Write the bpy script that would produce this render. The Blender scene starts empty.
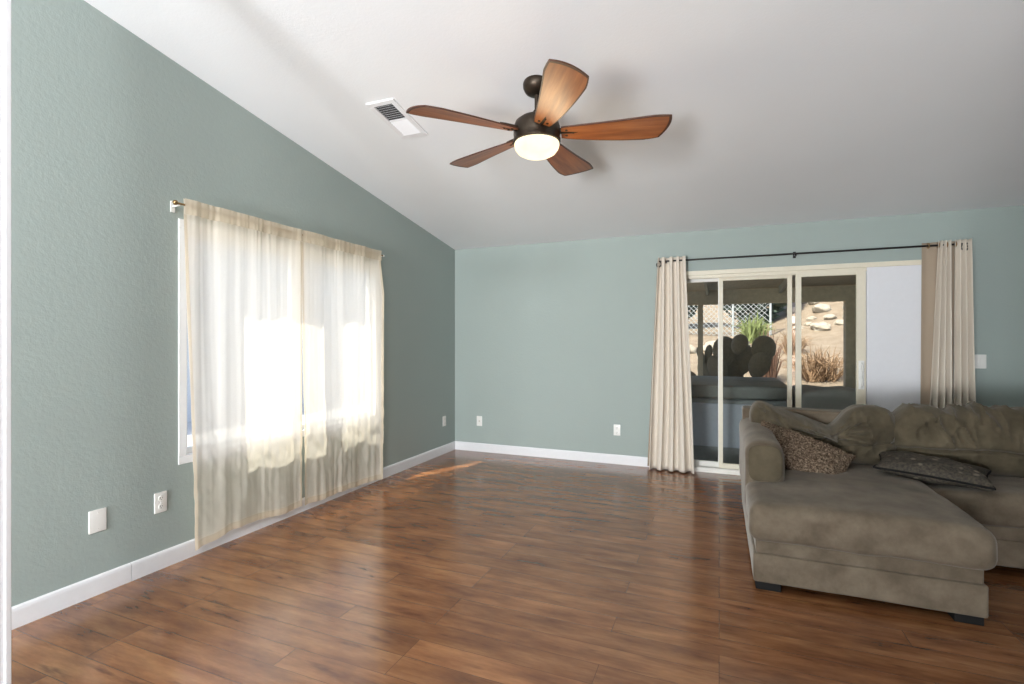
import bpy, bmesh, math, random
from mathutils import Vector, Matrix, noise
random.seed(7)
R = math.radians
sc = bpy.context.scene
COL = sc.collection

# ------------------------------------------------------------------ camera
CAM_H = 1.31
YAW = 22.3                                   # degrees the camera looks left of the +Y axis
cam_d = bpy.data.cameras.new('camera')
cam = bpy.data.objects.new('camera', cam_d); COL.objects.link(cam)
cam.location = (0, 0, CAM_H)
cam.rotation_euler = (R(90), 0, R(YAW))
cam_d.sensor_width = 36; cam_d.lens = 505 / 1024 * 36
cam_d.clip_start = .02; cam_d.clip_end = 400
sc.camera = cam

# ------------------------------------------------------------------ exposure, sky, sun, added fill lamps
sc.view_settings.view_transform = 'Standard'; sc.view_settings.look = 'None'
sc.view_settings.gamma = 1; sc.view_settings.exposure = 0
sc.view_settings.use_curve_mapping = False
sc.cycles.use_denoising = True
sc.cycles.max_bounces = 10; sc.cycles.diffuse_bounces = 5; sc.cycles.glossy_bounces = 4
sc.cycles.transparent_max_bounces = 16; sc.cycles.transmission_bounces = 6
sc.cycles.sample_clamp_indirect = 6

SUN_EL, SUN_H = 52, Vector((.45, .89))       # the way the light travels over the ground
SUN_STRENGTH = 11.5
SKY_STRENGTH = .48
w = bpy.data.worlds.new('sky'); sc.world = w; w.use_nodes = True
nt = w.node_tree; nt.nodes.clear()
sky = nt.nodes.new('ShaderNodeTexSky'); sky.sky_type = 'NISHITA'; sky.sun_disc = False
sky.sun_elevation = R(SUN_EL); sky.sun_rotation = math.atan2(-SUN_H.x, -SUN_H.y)
sky.dust_density = 2.5
bg = nt.nodes.new('ShaderNodeBackground'); bg.inputs['Strength'].default_value = SKY_STRENGTH
wo = nt.nodes.new('ShaderNodeOutputWorld')
nt.links.new(sky.outputs[0], bg.inputs[0]); nt.links.new(bg.outputs[0], wo.inputs[0])

def lamp(name, kind, loc, energy, color=(1, 1, 1), **kw):
    d = bpy.data.lights.new(name, kind); d.energy = energy; d.color = color
    for k, v in kw.items():
        if k not in ('aim', 'rot'): setattr(d, k, v)
    o = bpy.data.objects.new(name, d); COL.objects.link(o); o.location = loc
    if 'aim' in kw:
        o.rotation_euler = Vector(kw['aim']).to_track_quat('-Z', 'Y').to_euler()
    return o
hv = SUN_H.normalized() * math.cos(R(SUN_EL))
lamp('sun', 'SUN', (-6, -10, 14), SUN_STRENGTH, (1, .93, .82), angle=R(.6), aim=(hv.x, hv.y, -math.sin(R(SUN_EL))))
# daylight that falls in through the left window
wl = lamp('window_daylight', 'AREA', (-3.16, 2.95, 1.31), 1, shape='RECTANGLE', size=1.85, size_y=1.5, aim=(1, 0, 0))
wl.data.cycles.is_portal = True              # steers sampling to the sky seen through the window, adds no light
# added fill lights behind the camera, with no fixtures in the room
lamp('added_fill_forward', 'AREA', (-1.65, -6.5, .9), 480, (.955, .976, 1), shape='RECTANGLE', size=1.1, size_y=1.2, aim=(.10, .93, .30))  # added fill, faces down the room to the far wall
lamp('added_fill_left', 'AREA', (.9, -3.4, 3.4), 200, (.955, .976, 1), shape='RECTANGLE', size=1.2, size_y=.8, aim=(-.62, .72, -.32))  # added fill from high up, lifts the left wall
lamp('added_fill_up', 'AREA', (-1.7, -3.4, .5), 335, (.955, .976, 1), shape='RECTANGLE', size=1.2, size_y=1.8, aim=(.12, .42, .90))  # added fill aimed up to brighten the ceiling

# ------------------------------------------------------------------ materials
MATS = {}
class N:
    """small node-tree builder"""
    def __init__(s, name):
        s.m = bpy.data.materials.new(name); s.m.use_nodes = True
        s.t = s.m.node_tree; s.t.nodes.clear()
        s.out = s.t.nodes.new('ShaderNodeOutputMaterial')
    def n(s, typ, ins=None, **kw):
        nd = s.t.nodes.new(typ)
        for k, v in kw.items(): setattr(nd, k, v)
        for k, v in (ins or {}).items():
            if hasattr(v, 'node'): s.t.links.new(v, nd.inputs[k])
            else: nd.inputs[k].default_value = v
        return nd
    def coords(s, scale=(1, 1, 1), kind='Object', rot=(0, 0, 0)):
        tc = s.n('ShaderNodeTexCoord')
        return s.n('ShaderNodeMapping', {'Vector': tc.outputs[kind], 'Scale': scale, 'Rotation': rot}).outputs[0]
    def noise(s, vec, scale, detail=4, rough=.55, out='Fac'):
        return s.n('ShaderNodeTexNoise', {'Vector': vec, 'Scale': scale, 'Detail': detail, 'Roughness': rough}).outputs[out]
    def ramp(s, fac, stops):
        r = s.n('ShaderNodeValToRGB', {'Fac': fac}); e = r.color_ramp.elements
        while len(e) < len(stops): e.new(.5)
        for k, (p, c) in enumerate(stops):
            e[k].position = p; e[k].color = c if len(c) == 4 else (*c, 1)
        return r.outputs[0]
    def mix(s, fac, a, b, blend='MIX'):
        m = s.n('ShaderNodeMix', data_type='RGBA', blend_type=blend)
        for k, v in ((0, fac), (6, a), (7, b)):
            if hasattr(v, 'node'): s.t.links.new(v, m.inputs[k])
            else: m.inputs[k].default_value = v if k == 0 or len(v) == 4 else (*v, 1)
        return m.outputs[2]
    def math(s, op, a, b=0):
        m = s.n('ShaderNodeMath', {0: a, 1: b}, operation=op); return m.outputs[0]
    def bump(s, h, strength, dist=.01):
        return s.n('ShaderNodeBump', {'Height': h, 'Strength': strength, 'Distance': dist}).outputs[0]
    def bsdf(s, color, rough=.5, **kw):
        ins = {'Base Color': color if hasattr(color, 'node') else (*color, 1) if len(color) == 3 else color, 'Roughness': rough}
        for k, v in kw.items(): ins[k.replace('_', ' ')] = v
        b = s.n('ShaderNodeBsdfPrincipled', ins); return b.outputs[0]
    def done(s, shader):
        s.t.links.new(shader, s.out.inputs[0]); MATS[s.m.name] = s.m; return s.m

def srgb(r, g, b):
    f = lambda c: (c / 255 / 12.92) if c / 255 <= .04045 else ((c / 255 + .055) / 1.055) ** 2.4
    return (f(r), f(g), f(b))

def plain(name, c, rough=.5, var=.06, scale=30, metal=0, bump=0, **kw):
    k = N(name); v = k.coords(); f = k.noise(v, scale)
    lo = tuple(x * (1 - var) for x in c); hi = tuple(min(1, x * (1 + var)) for x in c)
    col = k.ramp(f, [(.3, lo), (.7, hi)])
    ins = dict(Metallic=metal, **kw)
    if bump: ins['Normal'] = k.bump(f, bump, .005)
    return k.done(k.bsdf(col, rough, **ins))

def paint(name, c, bump, scale):
    k = N(name); v = k.coords(); f = k.noise(v, scale, 3, .6); g = k.noise(v, 1.3, 2)
    col = k.mix(g, tuple(x * .965 for x in c), tuple(min(1, x * 1.035) for x in c))
    return k.done(k.bsdf(col, .62, Normal=k.bump(f, bump, .004), Specular_IOR_Level=.35))

M_WALL = paint('sage_wall_paint', srgb(158, 170, 166), .35, 55)
M_CEIL = paint('white_textured_ceiling', srgb(236, 239, 242), .22, 70)
M_WHITE = plain('white_gloss_trim', srgb(232, 233, 236), .35, .015)
M_PLATE = plain('white_plastic', srgb(236, 236, 232), .3, .01)
M_SLOT = plain('dark_slot', (.03, .03, .03), .6)
M_VINYL = plain('white_vinyl', srgb(236, 238, 240), .35, .01)
M_CREAM = plain('cream_aluminium', srgb(226, 219, 200), .4, .02)
M_BRIGHTALU = plain('white_aluminium', srgb(236, 234, 228), .35, .02)
M_PANEL = plain('white_door_panel', srgb(226, 227, 232), .4, .01)

def floor_mat():
    k = N('hand_scraped_wood_planks'); v = k.coords()
    br = k.n('ShaderNodeTexBrick', {'Vector': v, 'Color1': (0, 0, 0, 1), 'Color2': (1, 1, 1, 1), 'Mortar': (.5, .5, .5, 1),
             'Scale': 1, 'Mortar Size': .0013, 'Mortar Smooth': .1, 'Bias': 0, 'Brick Width': 1.22, 'Row Height': .127},
             offset=.37, offset_frequency=3)
    tone = br.outputs['Color']; seam = br.outputs['Fac']
    # the grain runs along the plank and starts afresh on each one
    shift = k.n('ShaderNodeVectorMath', {0: tone, 1: (7.3, 3.1, 5.7)}, operation='MULTIPLY').outputs[0]
    v2 = k.n('ShaderNodeVectorMath', {0: v, 1: shift}, operation='ADD').outputs[0]
    def st(sx, sy): return k.n('ShaderNodeMapping', {'Vector': v2, 'Scale': (sx, sy, 1)}).outputs[0]
    big = k.noise(st(2.4, 10), 1.0, 5, .65)
    grain = k.noise(st(4, 60), 1.0, 5, .65)
    streak = k.noise(st(3.2, 20), 1.0, 3, .6)
    base = k.ramp(big, [(.28, srgb(98, 60, 36)), (.5, srgb(146, 97, 61)), (.74, srgb(178, 129, 85))])
    c = k.mix(k.math('MULTIPLY', grain, .55), base, srgb(72, 40, 27))
    c = k.mix(k.ramp(streak, [(.60, (0, 0, 0)), (.74, (.7, .7, .7))]), c, srgb(62, 33, 22))
    t = k.n('ShaderNodeMapRange', {'Value': tone, 'To Min': .90, 'To Max': 1.10}).outputs[0]
    c = k.mix(1, c, k.n('ShaderNodeCombineColor', {0: t, 1: t, 2: t}).outputs[0], 'MULTIPLY')
    c = k.mix(k.math('MULTIPLY', seam, .75), c, srgb(58, 38, 28))
    h = k.math('SUBTRACT', k.math('ADD', k.math('MULTIPLY', big, .35), k.math('MULTIPLY', grain, .2)), k.math('MULTIPLY', seam, .9))
    r = k.n('ShaderNodeMapRange', {'Value': grain, 'To Min': .16, 'To Max': .22}).outputs[0]
    return k.done(k.bsdf(c, r, Normal=k.bump(h, .04, .004), Specular_IOR_Level=.9))
M_FLOOR = floor_mat()

def fabric(name, c, c2, scale=14, bump=.3):
    k = N(name); v = k.coords(); f = k.noise(v, scale, 5, .62); g = k.noise(k.coords((1, 1, .35)), 160, 2)
    col = k.mix(k.ramp(f, [(.32, (0, 0, 0)), (.7, (1, 1, 1))]), c, c2)
    return k.done(k.bsdf(col, .9, Normal=k.bump(g, bump, .003), Sheen_Weight=.22, Sheen_Roughness=.4, Sheen_Tint=(1, .95, .88, 1), Specular_IOR_Level=.1))
M_SOFA = fabric('olive_taupe_velvet', srgb(84, 74, 62), srgb(110, 99, 85), 8)
M_SOFA2 = fabric('olive_taupe_velvet_cushion', srgb(70, 63, 50), srgb(95, 86, 70), 7)

def shag():
    k = N('brown_shag_fabric'); v = k.coords(); f = k.noise(v, 95, 3, .7); g = k.noise(v, 30, 2)
    col = k.ramp(f, [(.33, srgb(52, 41, 34)), (.5, srgb(104, 88, 73)), (.68, srgb(160, 142, 122))])
    return k.done(k.bsdf(col, .95, Normal=k.bump(f, .9, .015), Specular_IOR_Level=.1))
M_SHAG = shag()
def floral():
    k = N('dark_patterned_fabric'); v = k.coords()
    vo = k.n('ShaderNodeTexVoronoi', {'Vector': v, 'Scale': 17}); d = vo.outputs['Distance']
    f = k.noise(v, 70, 3, .6)
    dots = k.ramp(d, [(.16, (1, 1, 1)), (.30, (0, 0, 0))])
    col = k.ramp(f, [(.35, srgb(36, 32, 27)), (.62, srgb(68, 61, 50))])
    col = k.mix(k.math('MULTIPLY', dots, .85), col, srgb(116, 107, 92))
    return k.done(k.bsdf(col, .85, Normal=k.bump(f, .4, .004)))
M_FLORAL = floral()

def blade_mat():
    k = N('stained_blade_wood'); v = k.coords((2, 22, 22)); f = k.noise(v, 1.3, 5, .6); g = k.noise(k.coords((1, 1, 1)), 5, 2)
    col = k.ramp(f, [(.3, srgb(120, 66, 30)), (.55, srgb(164, 98, 50)), (.75, srgb(190, 124, 70))])
    col = k.mix(k.math('MULTIPLY', g, .35), col, srgb(130, 70, 40))
    return k.done(k.bsdf(col, .32, Specular_IOR_Level=.5))
M_BLADE = blade_mat()
M_BLADE_EDGE = plain('dark_blade_edge', srgb(70, 36, 18), .4)
M_BRONZE = plain('oil_rubbed_bronze', srgb(62, 53, 44), .42, .1, metal=.75)
M_BLACK = plain('black_iron', srgb(34, 32, 32), .4, .1, metal=.4)
M_BRASS = plain('antique_brass', srgb(150, 122, 84), .35, .1, metal=.8)
M_FOOT = plain('black_wood_foot', srgb(18, 17, 17), .75, Specular_IOR_Level=.2)

def globe():
    k = N('lit_frosted_glass'); v = k.coords(); f = k.noise(v, 9, 2)
    col = k.ramp(f, [(.3, (1, .84, .54)), (.7, (1, .89, .64))])
    e = k.n('ShaderNodeEmission', {'Color': col, 'Strength': 1.6})
    return k.done(e.outputs[0])
M_GLOBE = globe()

def sheer(name, c, trans, thick):
    k = N(name); v = k.coords((1, 1, 1)); f = k.noise(v, 220, 2); g = k.noise(v, 4, 4, .6)
    col = k.mix(g, tuple(x * .93 for x in c), c)
    d = k.n('ShaderNodeBsdfDiffuse', {'Color': col}).outputs[0]
    tl = k.n('ShaderNodeBsdfTranslucent', {'Color': col}).outputs[0]
    a = k.n('ShaderNodeMixShader', {0: .55, 1: d, 2: tl}).outputs[0]
    tr = k.n('ShaderNodeBsdfTransparent', {'Color': (1, .985, .95, 1)}).outputs[0]
    fac = k.n('ShaderNodeMapRange', {'Value': f, 'To Min': trans - .06, 'To Max': trans + .06}).outputs[0]
    return k.done(k.n('ShaderNodeMixShader', {0: fac, 1: a, 2: tr}).outputs[0])
M_SHEER = sheer('cream_sheer_fabric', srgb(250, 242, 228), .16, 0)
M_SHEER_HEM = sheer('cream_sheer_hem', srgb(248, 236, 216), .26, 0)

def drape(name, c):
    k = N(name); v = k.coords((1, 1, .25)); f = k.noise(v, 130, 3); g = k.noise(k.coords(), 3, 3)
    col = k.mix(g, tuple(x * .93 for x in c), c)
    return k.done(k.bsdf(col, .88, Normal=k.bump(f, .15, .002), Sheen_Weight=.1, Specular_IOR_Level=.2))
M_DRAPE = drape('cream_drape_fabric', srgb(226, 217, 204))
M_LINING = drape('taupe_drape_lining', srgb(164, 148, 130))

def glass(name, tint, refl=.9):
    k = N(name); v = k.coords(); f = k.noise(v, 2, 2)
    tr = k.n('ShaderNodeBsdfTransparent', {'Color': (*tint, 1)}).outputs[0]
    gl = k.n('ShaderNodeBsdfGlossy', {'Color': (refl, refl, refl, 1), 'Roughness': .02}).outputs[0]
    fr = k.math('ADD', k.math('MULTIPLY', k.math('POWER', k.n('ShaderNodeLayerWeight', {'Blend': .5}).outputs['Facing'], 5), .3), .02)
    fac = k.math('MULTIPLY', fr, k.n('ShaderNodeMapRange', {'Value': f, 'To Min': .95, 'To Max': 1.0}).outputs[0])
    return k.done(k.n('ShaderNodeMixShader', {0: fac, 1: tr, 2: gl}).outputs[0])
M_GLASS = glass('clear_window_glass', (.95, .97, .96))
M_DOORGLASS = glass('door_glass', (.88, .9, .87))

# outdoors
M_CONCRETE = plain('grey_patio_concrete', srgb(176, 172, 164), .85, .12, 4, bump=.2)
M_TIMBER = plain('weathered_brown_timber', srgb(172, 158, 136), .8, .12, 12)
M_RAFTER = plain('grey_painted_timber', srgb(148, 142, 128), .8, .08, 12)
def sand():
    k = N('dry_sandy_soil'); v = k.coords(); f = k.noise(v, 3.5, 6, .65); g = k.noise(v, 40, 4, .7)
    col = k.mix(g, k.ramp(f, [(.3, srgb(112, 98, 84)), (.55, srgb(142, 128, 113)), (.75, srgb(158, 146, 132))]), srgb(128, 114, 100))
    return k.done(k.bsdf(col, .95, Normal=k.bump(g, .8, .03), Specular_IOR_Level=.1))
M_SAND = sand()
M_ROCK = plain('pale_granite', srgb(150, 141, 128), .9, .2, 7, bump=.7)
M_DRY = plain('dry_tan_twigs', srgb(140, 114, 90), .9, .25, 9)
M_RUST = plain('reddish_dry_stems', srgb(116, 88, 74), .9, .25, 9)
M_GREEN = plain('grey_green_leaves', srgb(116, 126, 78), .8, .2, 9)
M_CACTUS = plain('dull_cactus_skin', srgb(112, 102, 86), .85, .15, 20)
M_TREE = plain('dark_olive_foliage', srgb(70, 82, 72), .9, .3, 5)
M_GALV = plain('galvanised_steel', srgb(165, 168, 170), .45, .05, metal=.2)
M_TUB = plain('charcoal_spa_cabinet', srgb(134, 137, 144), .6, .08)
M_TUBPANEL = plain('slate_blue_spa_panel', srgb(178, 183, 202), .6, .05)
M_TUBLID = plain('dark_vinyl_spa_lid', srgb(118, 120, 122), .55, .08)
M_TARP = plain('dark_grey_cover', srgb(158, 158, 160), .75, .08, 9)
M_PALE = plain('pale_concrete', srgb(184, 183, 182), .9, .05, 4)
M_STUCCO = plain('white_stucco', srgb(205, 208, 214), .9, .05, 40, bump=.2)

# ------------------------------------------------------------------ object helpers
def tag(o, label=None, cat=None, group=None, kind=None):
    if label: o['label'] = label
    if cat: o['category'] = cat
    if group: o['group'] = group
    if kind: o['kind'] = kind
    return o
def root_loc(o):
    p = Vector((0, 0, 0))
    while o is not None:
        p += o.location; o = o.parent
    return p
def thing(name, loc, label, cat, group=None):
    o = bpy.data.objects.new(name, None); COL.objects.link(o); o.location = loc; o.empty_display_size = .1
    return tag(o, label, cat, group)
def obj(name, bm, mat, parent=None, bevel=0, seg=2, smooth=True, origin=None, angle=40):
    """link a bmesh given in world coordinates as ONE object (its vertices made local to its parent)"""
    base = root_loc(parent) if parent else Vector((0, 0, 0))
    org = Vector(origin) if origin else Vector((0, 0, 0)) if not parent else base
    bmesh.ops.translate(bm, verts=bm.verts, vec=-org)
    me = bpy.data.meshes.new(name); bm.normal_update(); bm.to_mesh(me); bm.free()
    for m in (mat if isinstance(mat, (list, tuple)) else [mat]): me.materials.append(m)
    o = bpy.data.objects.new(name, me); COL.objects.link(o)
    o.location = org - base if parent else org
    if parent: o.parent = parent
    if smooth:
        me.polygons.foreach_set('use_smooth', [True] * len(me.polygons))
        try: me.set_sharp_from_angle(angle=R(angle))
        except Exception: pass
    if bevel:
        b = o.modifiers.new('bevel', 'BEVEL'); b.width = bevel; b.segments = seg; b.limit_method = 'ANGLE'; b.angle_limit = R(50)
    return o
def struct(name, bm, mat, parent=None, **kw):
    o = obj(name, bm, mat, parent, **kw)
    if not parent: o['kind'] = 'structure'
    return o
def copy_tree(o, parent=None):
    c = o.copy(); COL.objects.link(c); c.parent = parent
    for ch in list(o.children): copy_tree(ch, c)
    return c

def box(bm, a, b):
    x0, y0, z0 = a; x1, y1, z1 = b
    v = [bm.verts.new(p) for p in ((x0, y0, z0), (x1, y0, z0), (x1, y1, z0), (x0, y1, z0), (x0, y0, z1), (x1, y0, z1), (x1, y1, z1), (x0, y1, z1))]
    for f in ((3, 2, 1, 0), (4, 5, 6, 7), (0, 1, 5, 4), (1, 2, 6, 5), (2, 3, 7, 6), (3, 0, 4, 7)):
        bm.faces.new([v[i] for i in f])
    return bm
def B(*boxes):
    bm = bmesh.new()
    for a, b in boxes: box(bm, a, b)
    return bm
def tube(bm, pts, r, n=10, cap=True):
    pts = [Vector(p) for p in pts]; rings = []
    rs = r if isinstance(r, (list, tuple)) else [r] * len(pts)
    t0 = (pts[1] - pts[0]).normalized()
    ref = Vector((0, 0, 1)) if abs(t0.z) < .9 else Vector((1, 0, 0))
    for i, p in enumerate(pts):
        t = (pts[min(i + 1, len(pts) - 1)] - pts[max(i - 1, 0)]).normalized()
        u = t.cross(ref)
        if u.length < 1e-4: u = t.cross(Vector((0, 1, 0)))
        u.normalize(); v = u.cross(t)
        rings.append([bm.verts.new(p + rs[i] * (math.cos(2 * math.pi * k / n) * u + math.sin(2 * math.pi * k / n) * v)) for k in range(n)])
    for a, b in zip(rings, rings[1:]):
        for k in range(n): bm.faces.new((a[k], a[(k + 1) % n], b[(k + 1) % n], b[k]))
    if cap:
        bm.faces.new(rings[0][::-1]); bm.faces.new(rings[-1])
    return bm
def lathe(bm, c, prof, n=40, axis=None):
    """profile of (radius, height) turned about a vertical (or given) axis through c"""
    c = Vector(c); q = Vector((0, 0, 1)).rotation_difference(Vector(axis)) if axis else None
    rings = []
    for r, h in prof:
        ring = []
        for k in range(n):
            p = Vector((r * math.cos(2 * math.pi * k / n), r * math.sin(2 * math.pi * k / n), h))
            if q: p = q @ p
            ring.append(bm.verts.new(c + p))
        rings.append(ring)
    for a, b in zip(rings, rings[1:]):
        for k in range(n): bm.faces.new((a[k], a[(k + 1) % n], b[(k + 1) % n], b[k]))
    if prof[0][0] > 1e-6: bm.faces.new(rings[0][::-1])
    if prof[-1][0] > 1e-6: bm.faces.new(rings[-1])
    bmesh.ops.remove_doubles(bm, verts=bm.verts, dist=1e-6)
    bmesh.ops.recalc_face_normals(bm, faces=bm.faces)
    return bm
def ball(bm, c, r, sub=2, squash=(1, 1, 1)):
    bmesh.ops.create_icosphere(bm, subdivisions=sub, radius=1, matrix=Matrix.Translation(c) @ Matrix.Diagonal((r * squash[0], r * squash[1], r * squash[2], 1)))
    return bm
def sheet(bm, nu, nv, f):
    g = [[bm.verts.new(f(i / nu, j / nv)) for i in range(nu + 1)] for j in range(nv + 1)]
    for j in range(nv):
        for i in range(nu): bm.faces.new((g[j][i], g[j][i + 1], g[j + 1][i + 1], g[j + 1][i]))
    return bm
def soft_box(bm, lo, hi, r, n=(16, 16, 8), f=None):
    """rounded block: a lattice over a box, edges rounded by r, then bent by f(point, unit) -> point"""
    lo, hi = Vector(lo), Vector(hi); c = (lo + hi) / 2; h = (hi - lo) / 2
    def line(k):
        rr = min(r, h[k] * .98)
        e = [-h[k] + rr * (1 - math.cos(a * math.pi / 8)) * 1.0 for a in range(0, 4)]
        m = [-(h[k] - rr) + 2 * (h[k] - rr) * i / n[k] for i in range(n[k] + 1)]
        return e + m + [-x for x in e[::-1]]
    L = [line(0), line(1), line(2)]; N3 = [len(a) - 1 for a in L]; cache = {}
    def V(i, j, k):
        key = (i, j, k)
        if key not in cache:
            q = Vector((L[0][i], L[1][j], L[2][k])); inn = Vector()
            for a in range(3):
                rr = min(r, h[a] * .98); inn[a] = max(-(h[a] - rr), min(h[a] - rr, q[a]))
            d = q - inn
            p = inn
            if d.length > 1e-9:
                rad = [min(r, h[a] * .98) for a in range(3)]
                dn = d.normalized(); p = inn + Vector((dn.x * rad[0], dn.y * rad[1], dn.z * rad[2]))
            u = Vector((p.x / h.x, p.y / h.y, p.z / h.z)); p = p + c
            if f: p = f(p, u)
            cache[key] = bm.verts.new(p)
        return cache[key]
    a, b, d = N3
    def quad(p, q, s, t):
        try: bm.faces.new((V(*p), V(*q), V(*s), V(*t)))
        except ValueError: pass
    for i in range(a):
        for j in range(b):
            quad((i, j, 0), (i, j + 1, 0), (i + 1, j + 1, 0), (i + 1, j, 0)); quad((i, j, d), (i + 1, j, d), (i + 1, j + 1, d), (i, j + 1, d))
    for i in range(a):
        for k in range(d):
            quad((i, 0, k), (i + 1, 0, k), (i + 1, 0, k + 1), (i, 0, k + 1)); quad((i, b, k), (i, b, k + 1), (i + 1, b, k + 1), (i + 1, b, k))
    for j in range(b):
        for k in range(d):
            quad((0, j, k), (0, j, k + 1), (0, j + 1, k + 1), (0, j + 1, k)); quad((a, j, k), (a, j + 1, k), (a, j + 1, k + 1), (a, j, k + 1))
    return bm
def nz(x, y, z=0): return noise.noise(Vector((x, y, z)))

# ------------------------------------------------------------------ room shell
XL, XR, YF, YB = -2.99, 5.2, 5.45, -7.6
CK, CZ = .157, 2.436                                  # ceiling slope, height at the far wall
def cz(y): return CZ + CK * (YF - y)
T = .14
WIN = (2.034, 3.95, .575, 2.05)                        # left window y0, y1, z0, z1
DOOR = (-.44, 1.80, 0.0, 2.03)                        # sliding door x0, x1, z0, z1

struct('floor', B(((XL - T, YB - T, -.1), (XR + T, YF + T, 0))), M_FLOOR, smooth=False)
def slab():
    bm = bmesh.new(); y0, y1 = YB - .2, YF + .25
    v = [bm.verts.new(p) for p in [(x, y, cz(y) + dz) for dz in (0, .16) for x, y in ((XL - .18, y0), (XR + .3, y0), (XR + .3, y1), (XL - .18, y1))]]
    for f in ((0, 1, 2, 3), (7, 6, 5, 4), (0, 4, 5, 1), (1, 5, 6, 2), (2, 6, 7, 3), (3, 7, 4, 0)): bm.faces.new([v[i] for i in f])
    bmesh.ops.recalc_face_normals(bm, faces=bm.faces); return bm
struct('ceiling', slab(), M_CEIL, smooth=False)
def side_wall(x0, x1, holes):
    """wall along Y whose top follows the ceiling, with rectangular holes (y0,y1,z0,z1)"""
    bm = bmesh.new()
    def pr(y0, y1, za, zb):
        p = [(y0, za[0]), (y1, za[1]), (y1, zb[1]), (y0, zb[0])]
        v = [bm.verts.new((x, y, z)) for x in (x0, x1) for y, z in p]
        for f in ((0, 3, 2, 1), (4, 5, 6, 7), (0, 1, 5, 4), (1, 2, 6, 5), (2, 3, 7, 6), (3, 0, 4, 7)): bm.faces.new([v[i] for i in f])
    y = YB - T
    for h in holes:
        pr(y, h[0], (0, 0), (cz(y), cz(h[0]))); pr(h[0], h[1], (0, 0), (h[2], h[2])); pr(h[0], h[1], (h[3], h[3]), (cz(h[0]), cz(h[1]))); y = h[1]
    pr(y, YF + T, (0, 0), (cz(y), cz(YF + T)))
    bmesh.ops.recalc_face_normals(bm, faces=bm.faces); return bm
struct('wall_left', side_wall(XL - T, XL, [WIN]), M_WALL, smooth=False)
struct('wall_right', side_wall(XR, XR + T, []), M_WALL, smooth=False)
struct('wall_far', B(((XL, YF, 0), (DOOR[0], YF + T, cz(YF))), ((DOOR[1], YF, 0), (XR, YF + T, cz(YF))), ((DOOR[0], YF, DOOR[3]), (DOOR[1], YF + T, cz(YF)))), M_WALL, smooth=False)
struct('wall_back', B(((XL, YB - T, 0), (XR, YB, cz(YB) - .01))), M_WALL, smooth=False)
struct('added_shade_wall', B(((.32, -.72, 0), (XR, -.60, cz(-.6) - .02))), M_WALL, smooth=False)  # unseen partition, added to keep the rear fill off the right side
def base_prof(bm, p0, p1, n):
    """baseboard from p0 to p1 against a wall whose inward normal is n"""
    prof = ((0, 0), (.014, 0), (.014, .082), (.011, .094), (.004, .1), (0, .1))
    a = [bm.verts.new((p0[0] + n[0] * d, p0[1] + n[1] * d, z)) for d, z in prof]
    b = [bm.verts.new((p1[0] + n[0] * d, p1[1] + n[1] * d, z)) for d, z in prof]
    for k in range(len(prof)):
        q = (k + 1) % len(prof); bm.faces.new((a[k], a[q], b[q], b[k]))
    bm.faces.new(a[::-1]); bm.faces.new(b); bmesh.ops.recalc_face_normals(bm, faces=bm.faces); return bm
bm = bmesh.new(); base_prof(bm, (XL, YB), (XL, 1.766), (1, 0)); base_prof(bm, (XL, 1.7685), (XL, YF), (1, 0))
struct('baseboard_left', bm, M_WHITE, smooth=False)
struct('baseboard_far', base_prof(base_prof(bmesh.new(), (XL + .014, YF), (DOOR[0] - .01, YF), (0, -1)), (DOOR[1] + .01, YF), (XR, YF), (0, -1)), M_WHITE, smooth=False)
# cased end of the short wall at the left edge of the picture
bm = B(((-2.172, .76, 0), (-2.133, .896, cz(.896) + .02)), ((-2.177, .885, 0), (-2.127, .902, cz(.902) + .02)), ((-2.177, .754, 0), (-2.127, .771, cz(.771) + .02)))
struct('trim_1', bm, M_WHITE, bevel=.003, smooth=False)

# ------------------------------------------------------------------ left window
wy0, wy1, wz0, wz1 = WIN
wx0, wx1 = XL - .10, XL + .006
def bar_y(y0, y1, z0, z1, xa=wx0, xb=wx1): return ((xa, y0, z0), (xb, y1, z1))
fw = .05; ym = (wy0 + wy1) / 2
win = struct('window_1', B(bar_y(wy0, wy1, wz0, wz0 + fw), bar_y(wy0, wy1, wz1 - fw, wz1), bar_y(wy0, wy0 + fw, wz0 + fw, wz1 - fw), bar_y(wy1 - fw, wy1, wz0 + fw, wz1 - fw)), M_VINYL, bevel=.004, smooth=False)
for a, b in ((wy0 + fw, ym - .02), (ym + .02, wy1 - fw)):
    s = obj('window_sash', B(bar_y(a, b, wz0 + fw, wz0 + fw + .035, wx0 + .02, wx0 + .06), bar_y(a, b, wz1 - fw - .035, wz1 - fw, wx0 + .02, wx0 + .06),
            bar_y(a, a + .035, wz0 + fw + .035, wz1 - fw - .035, wx0 + .02, wx0 + .06), bar_y(b - .035, b, wz0 + fw + .035, wz1 - fw - .035, wx0 + .02, wx0 + .06)), M_VINYL, win, bevel=.003, smooth=False)
    obj('window_pane', B(bar_y(a + .035, b - .035, wz0 + fw + .035, wz1 - fw - .035, wx0 + .038, wx0 + .042)), M_GLASS, s, smooth=False)
obj('window_mullion', B(bar_y(ym - .02, ym + .02, wz0 + fw, wz1 - fw, wx0 + .01, wx0 + .07)), M_VINYL, win, bevel=.003, smooth=False)

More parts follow.
